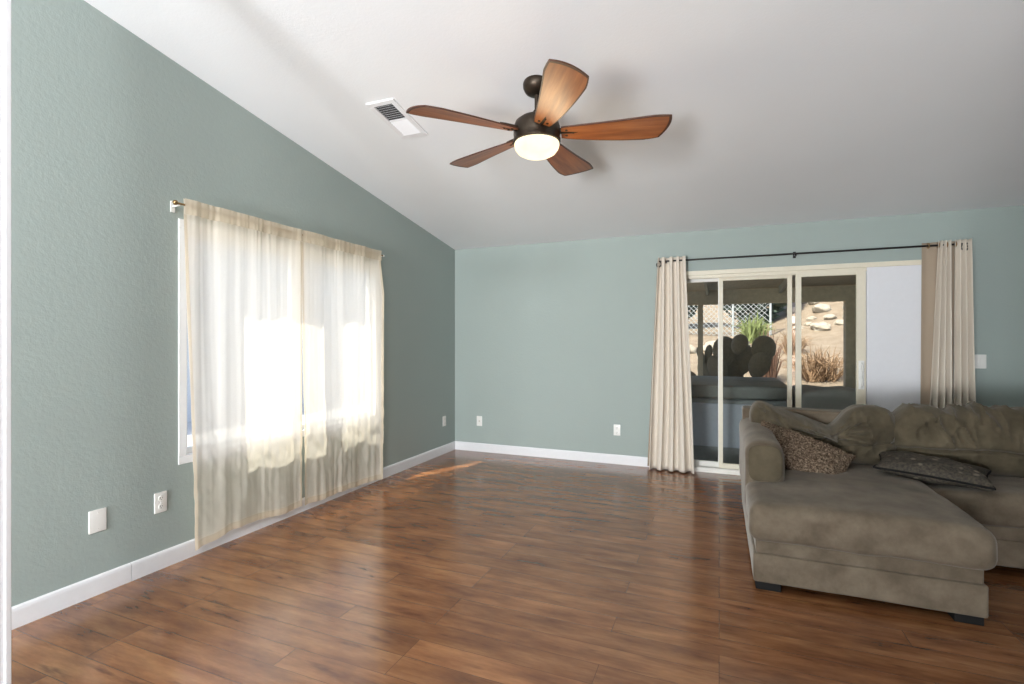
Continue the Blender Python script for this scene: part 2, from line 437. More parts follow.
# ------------------------------------------------------------------ sliding door
dx0, dx1, dz0, dz1 = DOOR
door = struct('door_1', B(((dx0, YF - .012, dz1 - .045), (dx1, YF + .13, dz1)), ((dx0, YF - .012, 0), (dx0 + .05, YF + .13, dz1 - .045)), ((dx1 - .05, YF - .012, 0), (dx1, YF + .13, dz1 - .045))), M_CREAM, bevel=.004, smooth=False)
obj('head_track', B(((dx0 + .05, YF + .0, dz1 - .075), (dx1 - .05, YF + .012, dz1 - .045)), ((dx0 + .05, YF + .05, dz1 - .075), (dx1 - .05, YF + .062, dz1 - .045)), ((dx0 + .05, YF + .10, dz1 - .075), (dx1 - .05, YF + .112, dz1 - .045))), M_CREAM, door, smooth=False)
obj('sill_track', B(((dx0, YF - .012, 0), (dx1, YF + .13, .018)), ((dx0, YF + .0, .018), (dx1, YF + .008, .045)), ((dx0, YF + .05, .018), (dx1, YF + .058, .04)), ((dx0, YF + .1, .018), (dx1, YF + .108, .04))), M_BRIGHTALU, door, smooth=False)
zt, zb = dz1 - .07, .03
def leaf(name, xa, xb, ya, yb, wl, wr, mat, gmat, wt=.035, wb=.06):
    p = obj(name, B(((xa, ya, zb), (xa + wl, yb, zt)), ((xb - wr, ya, zb), (xb, yb, zt)), ((xa + wl, ya, zt - wt), (xb - wr, yb, zt)), ((xa + wl, ya, zb), (xb - wr, yb, zb + wb))), mat, door, bevel=.003, smooth=False)
    m = (ya + yb) / 2
    obj('glass_pane', B(((xa + wl, m - .003, zb + wb), (xb - wr, m + .003, zt - wt))), gmat, p, smooth=False)
    return p
leaf('fixed_glass_panel', dx0 + .05, .022, YF + .095, YF + .125, .04, .032, M_BRIGHTALU, M_DOORGLASS)
leaf('sliding_glass_panel', .0, .648, YF + .055, YF + .085, .036, .040, M_CREAM, M_DOORGLASS)
sp = leaf('sliding_door_panel', .672, 1.232, YF + .004, YF + .04, .048, .072, M_CREAM, M_DOORGLASS)
wp = obj('white_panel', B(((1.236, YF - .004, zb), (dx1 - .05, YF + .035, dz1 - .03))), M_PANEL, door, bevel=.003, smooth=False)
bm = bmesh.new(); hx = 1.196
tube(bm, [(hx, YF + .004, .90), (hx, YF - .03, .92), (hx, YF - .042, .97), (hx, YF - .042, 1.05), (hx, YF - .03, 1.10), (hx, YF + .004, 1.12)], .009, 10)
box(bm, (hx - .022, YF - .004, .88), (hx + .022, YF + .006, 1.14))
obj('door_handle', bm, M_PLATE, sp, bevel=.002)

# ------------------------------------------------------------------ wall plates
def outlet(name, at, rz, label, kind='outlet', group=None):
    cat = {'outlet': 'outlet', 'switch': 'light switch', 'blank': 'wall plate', 'jack': 'wall plate'}[kind]
    r = thing(name, (0, 0, 0), label, cat, group)
    wd = .115 if kind == 'switch' else .082 if kind == 'blank' else .072
    hd = .118
    bm = bmesh.new(); soft_box(bm, (-wd / 2, -.007, -hd / 2), (wd / 2, .0, hd / 2), .004, (2, 1, 2)); obj('cover_plate', bm, M_PLATE, r)
    if kind == 'outlet':
        for z in (.024, -.024):
            bm = bmesh.new(); lathe(bm, (0, -.0065, z), ((.0001, .0035), (.0145, .0035), (.0165, .0015), (.0165, 0)), 24, (0, -1, 0))
            rc = obj('receptacle', bm, M_PLATE, r)
            obj('slot', B(((-.0075, -.0106, z - .002), (-.0053, -.0099, z + .007)), ((.0053, -.0106, z - .002), (.0075, -.0099, z + .006)), ((-.002, -.0106, z - .010), (.002, -.0099, z - .006))), M_SLOT, rc, smooth=False)
        bm = bmesh.new(); ball(bm, (0, -.0072, 0), .0035, 2, (1, .4, 1)); obj('screw', bm, M_PLATE, r)
    elif kind == 'switch':
        for x in (-.024, .024):
            rk = obj('rocker', B(((x - .0165, -.0095, -.033), (x + .0165, -.005, .033))), M_PLATE, r, bevel=.002, smooth=False)
    else:
        for z in (.042, -.042):
            bm = bmesh.new(); ball(bm, (0, -.0072, z), .0035, 2, (1, .4, 1)); obj('screw', bm, M_PLATE, r)
        if kind == 'jack':
            bm = bmesh.new(); lathe(bm, (0, -.0065, 0), ((.0001, .006), (.005, .006), (.006, 0)), 16, (0, -1, 0)); obj('jack', bm, M_BRASS, r)
    r.location = at; r.rotation_euler = (0, 0, rz)
    return r
LW, FWR = R(90), 0                                     # plates face -Y when unrotated; on the left wall they face +X
outlet('wall_plate', (XL, 1.610, .382), LW, 'blank white cover plate low on the left wall, nearest the camera', 'blank')
outlet('wall_outlet', (XL, 1.930, .384), LW, 'white duplex outlet on the left wall beside the left edge of the sheer curtain')
outlet('wall_outlet', (XL, 3.992, .394), LW, 'white outlet half hidden behind the right edge of the sheer curtain')
outlet('wall_outlet', (XL, 5.186, .381), LW, 'white outlet on the left wall close to the far corner')
outlet('wall_plate', (-2.656, YF, .364), FWR, 'small white plate on the far wall just right of the corner', 'jack')
outlet('wall_outlet', (-1.015, YF, .364), FWR, 'white outlet on the far wall left of the cream drape')
outlet('light_switch', (2.024, YF, 1.145), FWR, 'white double rocker switch on the far wall right of the drape', 'switch')

# ------------------------------------------------------------------ ceiling vent
import mathutils
vx0, vx1, vy0, vy1 = -2.14, -1.925, 2.694, 3.115
vn = Vector((0, -CK, -1)).normalized()
vroot = thing('ceiling_vent', ((vx0 + vx1) / 2, (vy0 + vy1) / 2, cz((vy0 + vy1) / 2)), 'white two-way air register on the sloped ceiling left of the fan', 'vent')
def cp(x, y, d=0): return Vector((x, y, cz(y))) + vn * d
def cbox(bm, x0, x1, y0, y1, d0, d1):
    v = [bm.verts.new(cp(x, y, d)) for d in (d0, d1) for x, y in ((x0, y0), (x1, y0), (x1, y1), (x0, y1))]
    fs = [bm.faces.new([v[i] for i in f]) for f in ((3, 2, 1, 0), (4, 5, 6, 7), (0, 1, 5, 4), (1, 2, 6, 5), (2, 3, 7, 6), (3, 0, 4, 7))]
    bmesh.ops.recalc_face_normals(bm, faces=fs); return bm
bm = bmesh.new(); bw = .038; ymid = (vy0 + vy1) / 2
for a in ((vx0, vx1, vy0, vy0 + bw), (vx0, vx1, vy1 - bw, vy1), (vx0, vx0 + bw, vy0 + bw, vy1 - bw), (vx1 - bw, vx1, vy0 + bw, vy1 - bw), (vx0 + bw, vx1 - bw, ymid - .006, ymid + .006)): cbox(bm, *a, -.001, .010)
obj('vent_frame', bm, M_WHITE, vroot, bevel=.003, smooth=False)
bm = bmesh.new(); cbox(bm, vx0 + bw, vx1 - bw, vy0 + bw, vy1 - bw, -.001, .0005); obj('duct_backing', bm, M_SLOT, vroot, smooth=False)
def louver(bm, x0, x1, y, tilt, wd=.019):
    c = .006; a = Vector((0, math.cos(tilt), 0)); nrm = vn
    ydir = Vector((0, 1, -CK)).normalized()
    p0 = ydir * math.cos(tilt) * wd / 2 + nrm * math.sin(tilt) * wd / 2
    o = cp(0, y, c)
    for s in (-1,):
        v = []
        for dd in (-.0006, .0006):
            off = (ydir * -math.sin(tilt) + nrm * math.cos(tilt)) * dd
            for x, sg in ((x0, -1), (x1, -1), (x1, 1), (x0, 1)): v.append(bm.verts.new(Vector((x, o.y, o.z)) + p0 * sg * 1.0 + off))
        fs = [bm.faces.new([v[i] for i in f]) for f in ((3, 2, 1, 0), (4, 5, 6, 7), (0, 1, 5, 4), (1, 2, 6, 5), (2, 3, 7, 6), (3, 0, 4, 7))]
        bmesh.ops.recalc_face_normals(bm, faces=fs)
for half, (ya, yb, tl) in enumerate(((vy0 + bw + .012, ymid - .012, R(-38)), (ymid + .014, vy1 - bw - .012, R(38)))):
    nl = 8
    for i in range(nl):
        bm = bmesh.new(); louver(bm, vx0 + bw, vx1 - bw, ya + (yb - ya) * i / (nl - 1), tl); obj('louver', bm, M_WHITE, vroot, smooth=False)

# ------------------------------------------------------------------ ceiling fan
FX, FY, FZ = -1.003, 2.834, 2.552
fzc = cz(FY)
fan = thing('ceiling_fan', (FX, FY, fzc), 'five-blade wooden ceiling fan with bronze motor and lit frosted globe', 'ceiling fan')
cn = Vector((0, -CK, -1)).normalized()
bm = bmesh.new(); lathe(bm, Vector((FX, FY, fzc)), ((.078, -.002), (.082, .010), (.080, .03), (.070, .050), (.048, .064), (.022, .070), (.0001, .071)), 36, cn); obj('canopy', bm, M_BRONZE, fan)
bm = bmesh.new(); tube(bm, [(FX, FY, fzc - .05), (FX, FY, FZ + .10)], .013, 14); lathe(bm, (FX, FY, FZ + .085), ((.03, 0), (.03, .03), (.018, .05), (.0131, .052)), 24); obj('downrod', bm, M_BRONZE, fan)
bm = bmesh.new(); lathe(bm, (FX, FY, FZ), ((.0001, .095), (.06, .094), (.10, .084), (.128, .062), (.138, .03), (.139, -.012), (.136, -.03), (.141, -.04), (.141, -.056), (.130, -.06), (.0001, -.06)), 48); obj('motor_housing', bm, M_BRONZE, fan)
bm = bmesh.new(); lathe(bm, (FX, FY, FZ - .06), ((.128, .004), (.133, -.004), (.134, -.014), (.128, -.036), (.112, -.057), (.085, -.072), (.05, -.081), (.0001, -.084)), 48); obj('light_globe', bm, M_GLOBE, fan)
A0 = math.degrees(math.atan2(1, 0))
# direction of the first blade on the plan, from the five tips in the picture
ang0 = -131.04
R0, R1 = .145, .745
PITCH = R(12)
def blade_pt(u, v, side):
    """point of a blade lying along +X; v is -1 .. 1 across, the clockwise edge (-1) runs out further at the tip"""
    tip = R1 - .008 - .024 * v + .022 * (1 - v * v)
    r = R0 + (tip - R0) * u
    hw = .046 + .064 * min(1, u / .85) ** .8
    hw *= 1 - .10 * (max(0, u - .80) / .20) ** 2
    q = v * hw + .010 * math.sin(u * math.pi)
    z = -math.tan(PITCH) * q * (1.15 - .3 * u) - .004 * v * v * u + .006
    return Vector((r, q, z + side * .004))
def blade_mesh():
    us = [0] + [.025 + .95 * i / 22 for i in range(23)] + [1]; vs = [-1] + [-.93 + 1.86 * i / 10 for i in range(11)] + [1]
    nu, nv = len(us) - 1, len(vs) - 1; bm = bmesh.new(); G = {}
    for sd in (-1, 1):
        for j in range(nv + 1):
            for i in range(nu + 1): G[sd, i, j] = bm.verts.new(blade_pt(us[i], vs[j], sd))
    for j in range(nv):
        for i in range(nu):
            bm.faces.new((G[1, i, j], G[1, i + 1, j], G[1, i + 1, j + 1], G[1, i, j + 1])); bm.faces.new((G[-1, i, j], G[-1, i, j + 1], G[-1, i + 1, j + 1], G[-1, i + 1, j]))
    rim = {G[sd, i, j] for (sd, i, j) in G if j in (0, nv) or i == nu}
    es = []
    for i in range(nu):
        es.append(bm.faces.new((G[-1, i, 0], G[-1, i + 1, 0], G[1, i + 1, 0], G[1, i, 0]))); es.append(bm.faces.new((G[-1, i, nv], G[1, i, nv], G[1, i + 1, nv], G[-1, i + 1, nv])))
    for j in range(nv):
        es.append(bm.faces.new((G[-1, 0, j], G[1, 0, j], G[1, 0, j + 1], G[-1, 0, j + 1]))); es.append(bm.faces.new((G[-1, nu, j], G[-1, nu, j + 1], G[1, nu, j + 1], G[1, nu, j])))
    for f in es: f.material_index = 1
    for f in bm.faces:                                            # the darker routed rim
        if any(v in rim for v in f.verts) and sum(v in rim for v in f.verts) >= 2: f.material_index = 1
    return bm
fan_blade = obj('blade', blade_mesh(), [M_BLADE, M_BLADE_EDGE]); fan_blade.parent = fan
bm = bmesh.new(); c1 = blade_pt(.16, 0, 1) + Vector((0, 0, .006))
tube(bm, [(.11, 0, .012), (.15, 0, .016), c1 - Vector((.03, 0, 0)), c1], [.02, .017, .016, .014], 10)
br_ = obj('blade_bracket', bm, M_BRONZE); br_.parent = fan_blade
for u, v in ((.05, -.45), (.05, .45), (.115, 0)):
    bm = bmesh.new(); ball(bm, blade_pt(u, v, -1), .0085, 2, (1, 1, .6)); o = obj('screw', bm, M_BRONZE); o.parent = fan_blade
for k in range(5):
    b = fan_blade if k == 0 else copy_tree(fan_blade, fan)
    b.location = (0, 0, FZ - .012 - fzc); b.rotation_euler = (0, 0, R(ang0 - 72 * k))
lamp('fan_bulb', 'POINT', (FX, FY, FZ - .20), 5, (1, .8, .5), shadow_soft_size=.12)

# ------------------------------------------------------------------ sheer curtains on the left wall
RX = XL + .062; RZ = 2.122
rod = thing('curtain_rod', (RX, 3.01, RZ), 'thin brass rod above the left window carrying the sheer curtains', 'curtain rod')
bm = bmesh.new(); tube(bm, [(RX, 1.985, RZ), (RX, 3.935, RZ)], .0065, 10); obj('rod', bm, M_BRASS, rod)
for y in (1.976, 3.945):
    bm = bmesh.new(); ball(bm, (RX, y, RZ), .015 if y < 3 else .010, 3); obj('finial', bm, M_BRASS if y < 3 else M_PLATE, rod)
for y in (2.0, 3.92):
    bm = B(((XL, y - .012, RZ - .045), (XL + .006, y + .012, RZ + .02))); tube(bm, [(XL + .003, y, RZ - .012), (RX, y, RZ - .009)], .005, 8); obj('bracket', bm, M_PLATE, rod)
def sheer_panel(y0t, y1t, y0b, y1b, hem, seed, label):
    bmx = bmesh.new()
    def f(u, v):
        z = hem(u) + (RZ + .036 - hem(u)) * v
        lo = y0b + (y0t - y0b) * v ** 1.3; hi = y1b + (y1t - y1b) * v
        y = lo + (hi - lo) * u
        top = max(0, (v - .80) / .20)
        a = nz(y * 9 + seed, z * .5, seed) * .020 + nz(y * 22, z * .9, seed + 4) * .007
        a += nz(y * 46, z * 1.2, seed + 9) * (.002 + .006 * top * top)
        low = max(0, 1 - abs(z - .48) / .55)
        a += low * (nz(y * 10, z * 9, seed + 2) * .011 + abs(nz(y * 16 + z * 5, z * 13, seed)) * .010)
        pin = max(0, 1 - abs(z - RZ) / .05)                       # held by the rod
        x = RX + .004 + a * (1 - .75 * pin) + .010 * (1 - v) + .012 * pin * 0
        y += nz(y * 30, z * .7, seed + 20) * .004
        if seed > 5: x += .045 * max(0, (u - .86) / .14) ** 1.5 * max(0, min(1, (2.05 - z) / .3))      # the free edge stands off the wall
        if z < .13: x = max(x, XL + .030)
        return Vector((max(x, XL + .020), y, z))
    sheet(bmx, 150, 110, f)
    me = thing('sheer_curtain', (RX, (y0t + y1t) / 2, RZ), label, 'curtain', 'sheer curtains over the left window')
    o = obj('sheer_panel', bmx, M_SHEER, me)
    def strip(u0, u1, v0, v1, nu, nv, off):
        b = bmesh.new(); sheet(b, nu, nv, lambda u, v: f(u0 + (u1 - u0) * u, v0 + (v1 - v0) * v) + Vector((off, 0, 0))); return b
    vt = (RZ - .055 - hem(0)) / (RZ + .036 - hem(0))
    obj('rod_pocket', strip(0, 1, vt, 1, 150, 8, .014), M_SHEER_HEM, me)
    obj('side_hem', strip(0, .018, 0, vt, 2, 90, .003), M_SHEER_HEM, me)
    obj('side_hem', strip(.982, 1, 0, vt, 2, 90, .003), M_SHEER_HEM, me)
    obj('bottom_hem', strip(.018, .982, 0, .022, 120, 3, .003), M_SHEER_HEM, me)
    return me
sheer_panel(2.022, 2.925, 2.083, 2.922, lambda u: .055 + .035 * math.sin(math.pi * min(1, u / .75)) + .018 * u + .012 * nz(u * 9, 1), 1.7, 'left half of the sheer cream curtain over the left window, longer at its near corner')
sheer_panel(2.932, 3.885, 2.944, 3.845, lambda u: .070 + .014 * nz(u * 8, 3) - .02 * u, 6.3, 'right half of the sheer cream curtain over the left window, nearer the far corner')

# ------------------------------------------------------------------ drapes at the sliding door
DY, DZ = YF - .085, 2.135
dr = thing('drapery_rod', (.65, DY, DZ), 'long thin black curtain rod with scroll ends above the sliding door', 'curtain rod')
bm = bmesh.new(); tube(bm, [(-.55, DY, DZ), (1.925, DY, DZ)], .0085, 12); obj('rod', bm, M_BLACK, dr)
def scroll(x, s):
    bm = bmesh.new(); pts = []
    for i in range(26):
        t = i / 25; a = math.pi * .5 - t * 1.75 * math.pi * 1.0; r = .034 - .016 * t
        pts.append((x + s * (.012 + .0 - r * math.cos(a) * -1 * -1 * .9), DY, DZ - .030 + .034 - .034 + r * math.sin(a)))
    tube(bm, [(x + s * -.03, DY, DZ)] + [(x, DY, DZ + .004)] + pts, .0055, 8); return bm
for x, s in ((-.565, -1), (1.90, 1)): obj('finial', scroll(x, s), M_BLACK, dr)
for x in (-.5, .66, 1.87):
    bm = B(((x - .012, YF - .006, DZ - .03), (x + .012, YF, DZ + .03))); tube(bm, [(x, YF - .004, DZ - .006), (x, DY, DZ - .012)], .006, 8); box(bm, (x - .007, DY - .012, DZ - .022), (x + .007, DY + .012, DZ - .006)); obj('bracket', bm, M_BLACK, dr)
def drape_panel(name, xt, xb, folds, label, linings, ztop, zbot, amp, seed):
    root = thing(name, ((xt[0] + xt[1]) / 2, DY, DZ), label, 'curtain', 'cream drapes at the sliding door')
    bm = bmesh.new(); nu = folds * 16
    def f(u, v):
        z = zbot + (ztop - zbot) * v
        w = (1 - v) ** 1.1
        a0 = xt[0] + (xb[0] - xt[0]) * w; a1 = xt[1] + (xb[1] - xt[1]) * w
        ph = u * folds * 2 * math.pi
        uu = u + .05 * nz(u * 4, v * 1.2, seed)
        x = a0 + (a1 - a0) * uu + .006 * math.sin(ph * 2 + 1)
        am = amp * (.9 + .35 * w + .5 * nz(u * 5, v * 1.5, seed + 3))
        y = DY - .012 + am * -math.cos(ph) * (1 - .25 * w * 0) - .028 * w
        return Vector((x, min(y, YF - .02), z))
    sheet(bm, nu, 60, f)
    p = obj('drape_panel', bm, M_DRAPE, root)
    s = p.modifiers.new('cloth', 'SOLIDIFY'); s.thickness = .003
    for k in range(folds):                                        # grommets where the rod passes through the cloth
        u = (k + .25) / folds; q = f(u, (DZ - zbot) / (ztop - zbot)); bm = bmesh.new()
        pts = [(q.x, DY + .023 * math.cos(a), DZ + .023 * math.sin(a)) for a in [2 * math.pi * i / 20 for i in range(21)]]
        tube(bm, pts, .004, 6, False); obj('grommet', bm, M_BRASS, root)
    for (la, lb, lc, ld) in linings:
        bm = bmesh.new()
        def g(u, v):
            z = zbot + .01 + (ztop - .004 - zbot - .01) * v; w = 1 - v
            a0 = la + (lc - la) * w; a1 = lb + (ld - lb) * w
            return Vector((a0 + (a1 - a0) * u, DY + .046 + .008 * math.sin(u * 7) - .022 * w, z))
        sheet(bm, 14, 30, g); l = obj('lining', bm, M_LINING, root); s = l.modifiers.new('cloth', 'SOLIDIFY'); s.thickness = .002
    return root
drape_panel('drape', (-.585, -.315), (-.665, -.225), 4, 'cream grommet drape hanging left of the sliding door down to the floor', [(-.59, -.34, -.69, -.27)], DZ + .036, .012, .036, 2.2)
dright = thing('drape', (1.84, DY, DZ), 'cream drape with taupe lining gathered right of the sliding door', 'curtain', 'cream drapes at the sliding door')
def add_fold_panel(root, xt, xb, folds, amp, seed):
    bm = bmesh.new(); zt_, zb_ = DZ + .034, .012
    def f(u, v):
        z = zb_ + (zt_ - zb_) * v; w = (1 - v)
        a0 = xt[0] + (xb[0] - xt[0]) * w; a1 = xt[1] + (xb[1] - xt[1]) * w; ph = u * folds * 2 * math.pi
        x = a0 + (a1 - a0) * (u + .04 * nz(u * 4, v * 1.2, seed)); am = amp * (.9 + .4 * w + .5 * nz(u * 5, v * 1.5, seed + 3))
        return Vector((x, min(DY - .016 - am * math.cos(ph) - .03 * w, YF - .02), z))
    sheet(bm, folds * 18, 60, f); p = obj('drape_panel', bm, M_DRAPE, root); s = p.modifiers.new('cloth', 'SOLIDIFY'); s.thickness = .003
add_fold_panel(dright, (1.722, 1.800), (1.610, 1.800), 3, .032, 4.1)
add_fold_panel(dright, (1.832, 1.938), (1.800, 1.960), 3, .032, 8.4)
bm = bmesh.new()
sheet(bm, 40, 40, lambda u, v: Vector((1.630 + .325 * u + (1 - v) * (-.02 + .05 * u), DY + .046 + .008 * math.sin(u * 16) - .02 * (1 - v), .02 + (DZ + .034 - .02) * v)))
l = obj('lining', bm, M_LINING, dright); s = l.modifiers.new('cloth', 'SOLIDIFY'); s.thickness = .002
for x in (1.66, 1.73, 1.785, 1.845, 1.90, 1.94):
    bm = bmesh.new(); tube(bm, [(x, DY + .023 * math.cos(a), DZ + .023 * math.sin(a)) for a in [2 * math.pi * i / 20 for i in range(21)]], .004, 6, False); obj('grommet', bm, M_BRASS, dright)

# ------------------------------------------------------------------ sectional sofa
SY1 = 4.50                                             # back of the sofa
sofa = thing('sectional_sofa', (.65, 3.8, 0), 'olive taupe velvet sectional sofa with a chaise on its left end', 'sofa')
def wob(p, s=6, a=.006): return Vector((nz(p.x * s, p.y * s, p.z * s), nz(p.x * s + 9, p.y * s, p.z * s), nz(p.x * s, p.y * s + 9, p.z * s))) * a
bm = bmesh.new(); soft_box(bm, (.168, 2.955, .045), (1.140, SY1, .196), .012, (14, 18, 3), lambda p, u: p + wob(p, 5, .003))
soft_box(bm, (.180, 2.970, .186), (1.130, SY1 - .01, .290), .012, (14, 18, 3), lambda p, u: p + wob(p, 5, .003)); obj('chaise_base', bm, M_SOFA, sofa)
bm = bmesh.new(); soft_box(bm, (1.120, 3.66, .052), (2.95, SY1, .200), .012, (18, 10, 3), lambda p, u: p + wob(p, 5, .003))
soft_box(bm, (1.120, 3.675, .190), (2.94, SY1 - .01, .290), .012, (18, 10, 3), lambda p, u: p + wob(p, 5, .003)); obj('sofa_base', bm, M_SOFA, sofa)
for a, b in (((.180, 2.972), (.30, 3.08)), ((1.02, 2.975), (1.13, 3.08)), ((.195, SY1 - .14), (.30, SY1 - .04)), ((2.80, 3.70), (2.90, 3.80)), ((2.80, SY1 - .14), (2.90, SY1 - .04))):
    obj('foot', B(((a[0], a[1], 0), (b[0], b[1], .052))), M_FOOT, sofa, bevel=.004, smooth=False)
def chaise_top(p, u):
    q = p.copy()
    if u.z > 0: q.z += .030 * (1 - u.x ** 2) * (1 - abs(u.y) ** 3) * u.z
    q += wob(p, 4, .010) + wob(p, 11, .003)
    return q
bm = bmesh.new(); soft_box(bm, (.148, 2.915, .262), (1.170, 4.24, .462), .060, (26, 34, 6), chaise_top); obj('chaise_cushion', bm, M_SOFA, sofa)
bm = bmesh.new(); soft_box(bm, (1.160, 3.625, .270), (2.80, 4.24, .452), .055, (34, 18, 6), chaise_top); obj('seat_cushion', bm, M_SOFA, sofa)
# arm: round-topped, its front face a plain rounded panel
def arm(p, u):
    q = p + wob(p, 5, .008)
    if u.z > .2: q.z += .018 * (1 - u.x ** 2) + .022 * max(0, (p.y - 3.6)) 
    return q
bm = bmesh.new(); soft_box(bm, (.148, 3.37, .250), (.362, SY1 - .02, .695), .072, (8, 24, 12), arm); obj('arm', bm, M_SOFA, sofa)
bm = bmesh.new(); soft_box(bm, (.162, 3.355, .470), (.348, 3.40, .690), .060, (8, 2, 10), lambda p, u: p + wob(p, 6, .005)); obj('arm_front_panel', bm, M_SOFA2, sofa)
bm = bmesh.new(); soft_box(bm, (2.74, 3.64, .052), (2.96, SY1 - .02, .70), .072, (8, 18, 12), arm); obj('arm', bm, M_SOFA, sofa)
bm = bmesh.new(); soft_box(bm, (.170, 4.32, .20), (1.090, SY1, .800), .022, (18, 4, 10), lambda p, u: p + wob(p, 4, .006)); obj('back_frame', bm, M_SOFA, sofa)
bm = bmesh.new(); soft_box(bm, (1.100, 4.32, .20), (2.95, SY1, .800), .022, (28, 4, 10), lambda p, u: p + wob(p, 4, .006)); obj('back_frame', bm, M_SOFA, sofa)

def fold(x, z, cx, cz_, ang, ln, wd, amp):
    """one crease starting at (cx,cz) and running off at ang"""
    dx, dz = x - cx, z - cz_; a = dx * math.cos(ang) + dz * math.sin(ang); b = -dx * math.sin(ang) + dz * math.cos(ang)
    if a < -.04 or a > ln: return 0
    t = max(0, 1 - a / ln) * min(1, (a + .04) / .06); wv = wd * (.6 + a / ln)
    return amp * t * (math.exp(-(b / wv) ** 2) - .8 * math.exp(-((b - 1.6 * wv) / wv) ** 2))
def crumple(x, z, s):
    """sharp little ridges with soft valleys between, running mostly up and down"""
    c = 0
    for an, f1, f2, am in ((.5, 9, 2.6, .020), (-.55, 10, 2.8, .018), (.1, 17, 6, .008)):
        a = x * math.cos(an) + z * math.sin(an); b = -x * math.sin(an) + z * math.cos(an)
        w_ = a * f1 + 1.2 * nz(a * 3, b * 3, s)
        c += am * (1 - abs(nz(w_, b * f2, s))) ** 5 - am * .45
    return c
def left_back(p, u):
    q = p.copy(); x, z = p.x, p.z
    front = max(0, -u.y) ; k = max(0, min(1, (z - .46) / .40))
    puff = (1 - abs(u.x) ** 3) * (1 - abs(u.z) ** 2.5)
    q.y -= .075 * puff * front; q.y += .02 * puff * max(0, u.y)
    # slump: two humps with the stuffing sagging between them
    sag = .145 * (max(0, min(1, (x - .26) / .46)) ** 1.2 if x < .72 else math.exp(-((x - .72) / .085) ** 2)) - .018 * math.exp(-((x - .30) / .08) ** 2) - .02 * math.exp(-((x - .96) / .10) ** 2)
    q.z -= sag * k ** 2
    q.y += .05 * math.exp(-((x - .71) / .09) ** 2) * k * front - .045 * math.exp(-((x - .42) / .16) ** 2) * front * math.exp(-((z - .68) / .12) ** 2)
    if front > .2:
        c = 0
        for an, ln, am in ((2.62, .36, .030), (2.95, .42, .028), (3.35, .30, .022), (.40, .34, .030), (.05, .36, .026), (-.35, .30, .026), (-1.1, .2, .018), (2.2, .2, .02)):
            c += fold(x, z, .71, .71, an, ln, .018, am * 1.5)
        c += fold(x, z, .24, .84, -.55, .45, .018, .034) + fold(x, z, .30, .86, -.30, .40, .016, .030)
        seam = math.exp(-((z - .60 - .10 * max(0, x - .70)) / .010) ** 2) * .016 * (1 if x > .55 else max(0, (x - .45) / .1))
        c += crumple(x, z, 2.5) * (.6 + 1.1 * k)
        q.y -= c * front; q.y += seam * front
    q += wob(p, 7, .010) + wob(p, 16, .004)
    return q
bm = bmesh.new(); soft_box(bm, (.215, 4.06, .455), (1.105, 4.33, .855), .085, (100, 12, 54), left_back); obj('back_cushion', bm, M_SOFA2, sofa)
def right_back(p, u):
    q = p.copy(); x, z = p.x, p.z
    front = max(0, -u.y); k = max(0, min(1, (z - .5) / .38))
    puff = (1 - abs(u.x) ** 6) * (1 - abs(u.z) ** 2.5)
    q.y -= .070 * puff * front
    q.z -= (.007 * math.sin((x - 1.1) * 9) + .007 * math.sin(x * 23 + 1)) * k ** 3
    q.z -= .05 * max(0, 1 - (x - 1.1) / .10) ** 2 * k
    q.z += (crumple(x, p.y * .4, 3.3) + .006) * 1.2 * max(0, u.z) ** 2
    if front > .12:
        c = 0
        c += crumple(x, z, 7.7) * (.2 + 2.4 * k ** 1.5)
        # the loose fill settles in a roll over the lower boxing
        zs = .615 + .02 * math.sin((x - 1.1) * 2.2) + .05 * max(0, 1.25 - x)
        roll = math.exp(-((z - zs - .05) / .06) ** 2) * .026 - math.exp(-((z - zs) / .012) ** 2) * .030
        q.y -= (c + roll) * front
    q += wob(p, 6, .012) + wob(p, 15, .004)
    return q
bm = bmesh.new(); soft_box(bm, (1.075, 4.06, .452), (2.50, 4.33, .885), .095, (150, 12, 54), right_back); obj('back_cushion', bm, M_SOFA2, sofa)

# ------------------------------------------------------------------ throw pillows
def pillow(name, label, c, u, v, L, W, Tk, mat, seed, rough, trim=None):
    """u, v: the pillow's long and short axes; corners pulled to points"""
    u = Vector(u).normalized(); v = (Vector(v) - u * Vector(v).dot(u)).normalized(); n = u.cross(v)
    root = thing(name, c, label, 'pillow')
    bm = bmesh.new()
    def f(p, q):
        a, b = q.x, q.y
        th = max(0, (1 - abs(a) ** 2.6)) ** .6 * max(0, (1 - abs(b) ** 2.6)) ** .6
        ed = 1 - .10 * (1 - b * b) * abs(a) ** 2
        ed2 = 1 - .10 * (1 - a * a) * abs(b) ** 2
        h = q.z * Tk / 2 * (.10 + .90 * th)
        h += (nz(a * 2.2 + seed, b * 2.2, q.z) * .016 + nz(a * 14, b * 14, q.z * 3 + seed) * rough) * (1 if abs(q.z) > .05 else .4)
        return Vector(c) + u * (a * L / 2 * ed) + v * (b * W / 2 * ed2) + n * h
    soft_box(bm, (-1, -1, -1), (1, 1, 1), .10, (48, 34, 3), f)
    obj('pillow_cover', bm, mat, root)
    if trim:
        b2 = bmesh.new(); pts = []
        for i in range(81):
            t = i / 80 * 4; k = int(t) % 4; s = (t - int(t)) * 2 - 1
            a, b = ((s, -1), (1, s), (-s, 1), (-1, -s))[k]
            ed = 1 - .10 * (1 - b * b) * abs(a) ** 2; ed2 = 1 - .10 * (1 - a * a) * abs(b) ** 2
            pts.append(Vector(c) + u * (a * L / 2 * ed * 1.0) + v * (b * W / 2 * ed2 * 1.0) + n * (nz(a * 2.2 + seed, b * 2.2, 0) * .0))
        tube(b2, pts, .007, 6); obj('piping', b2, trim, root)
    return root
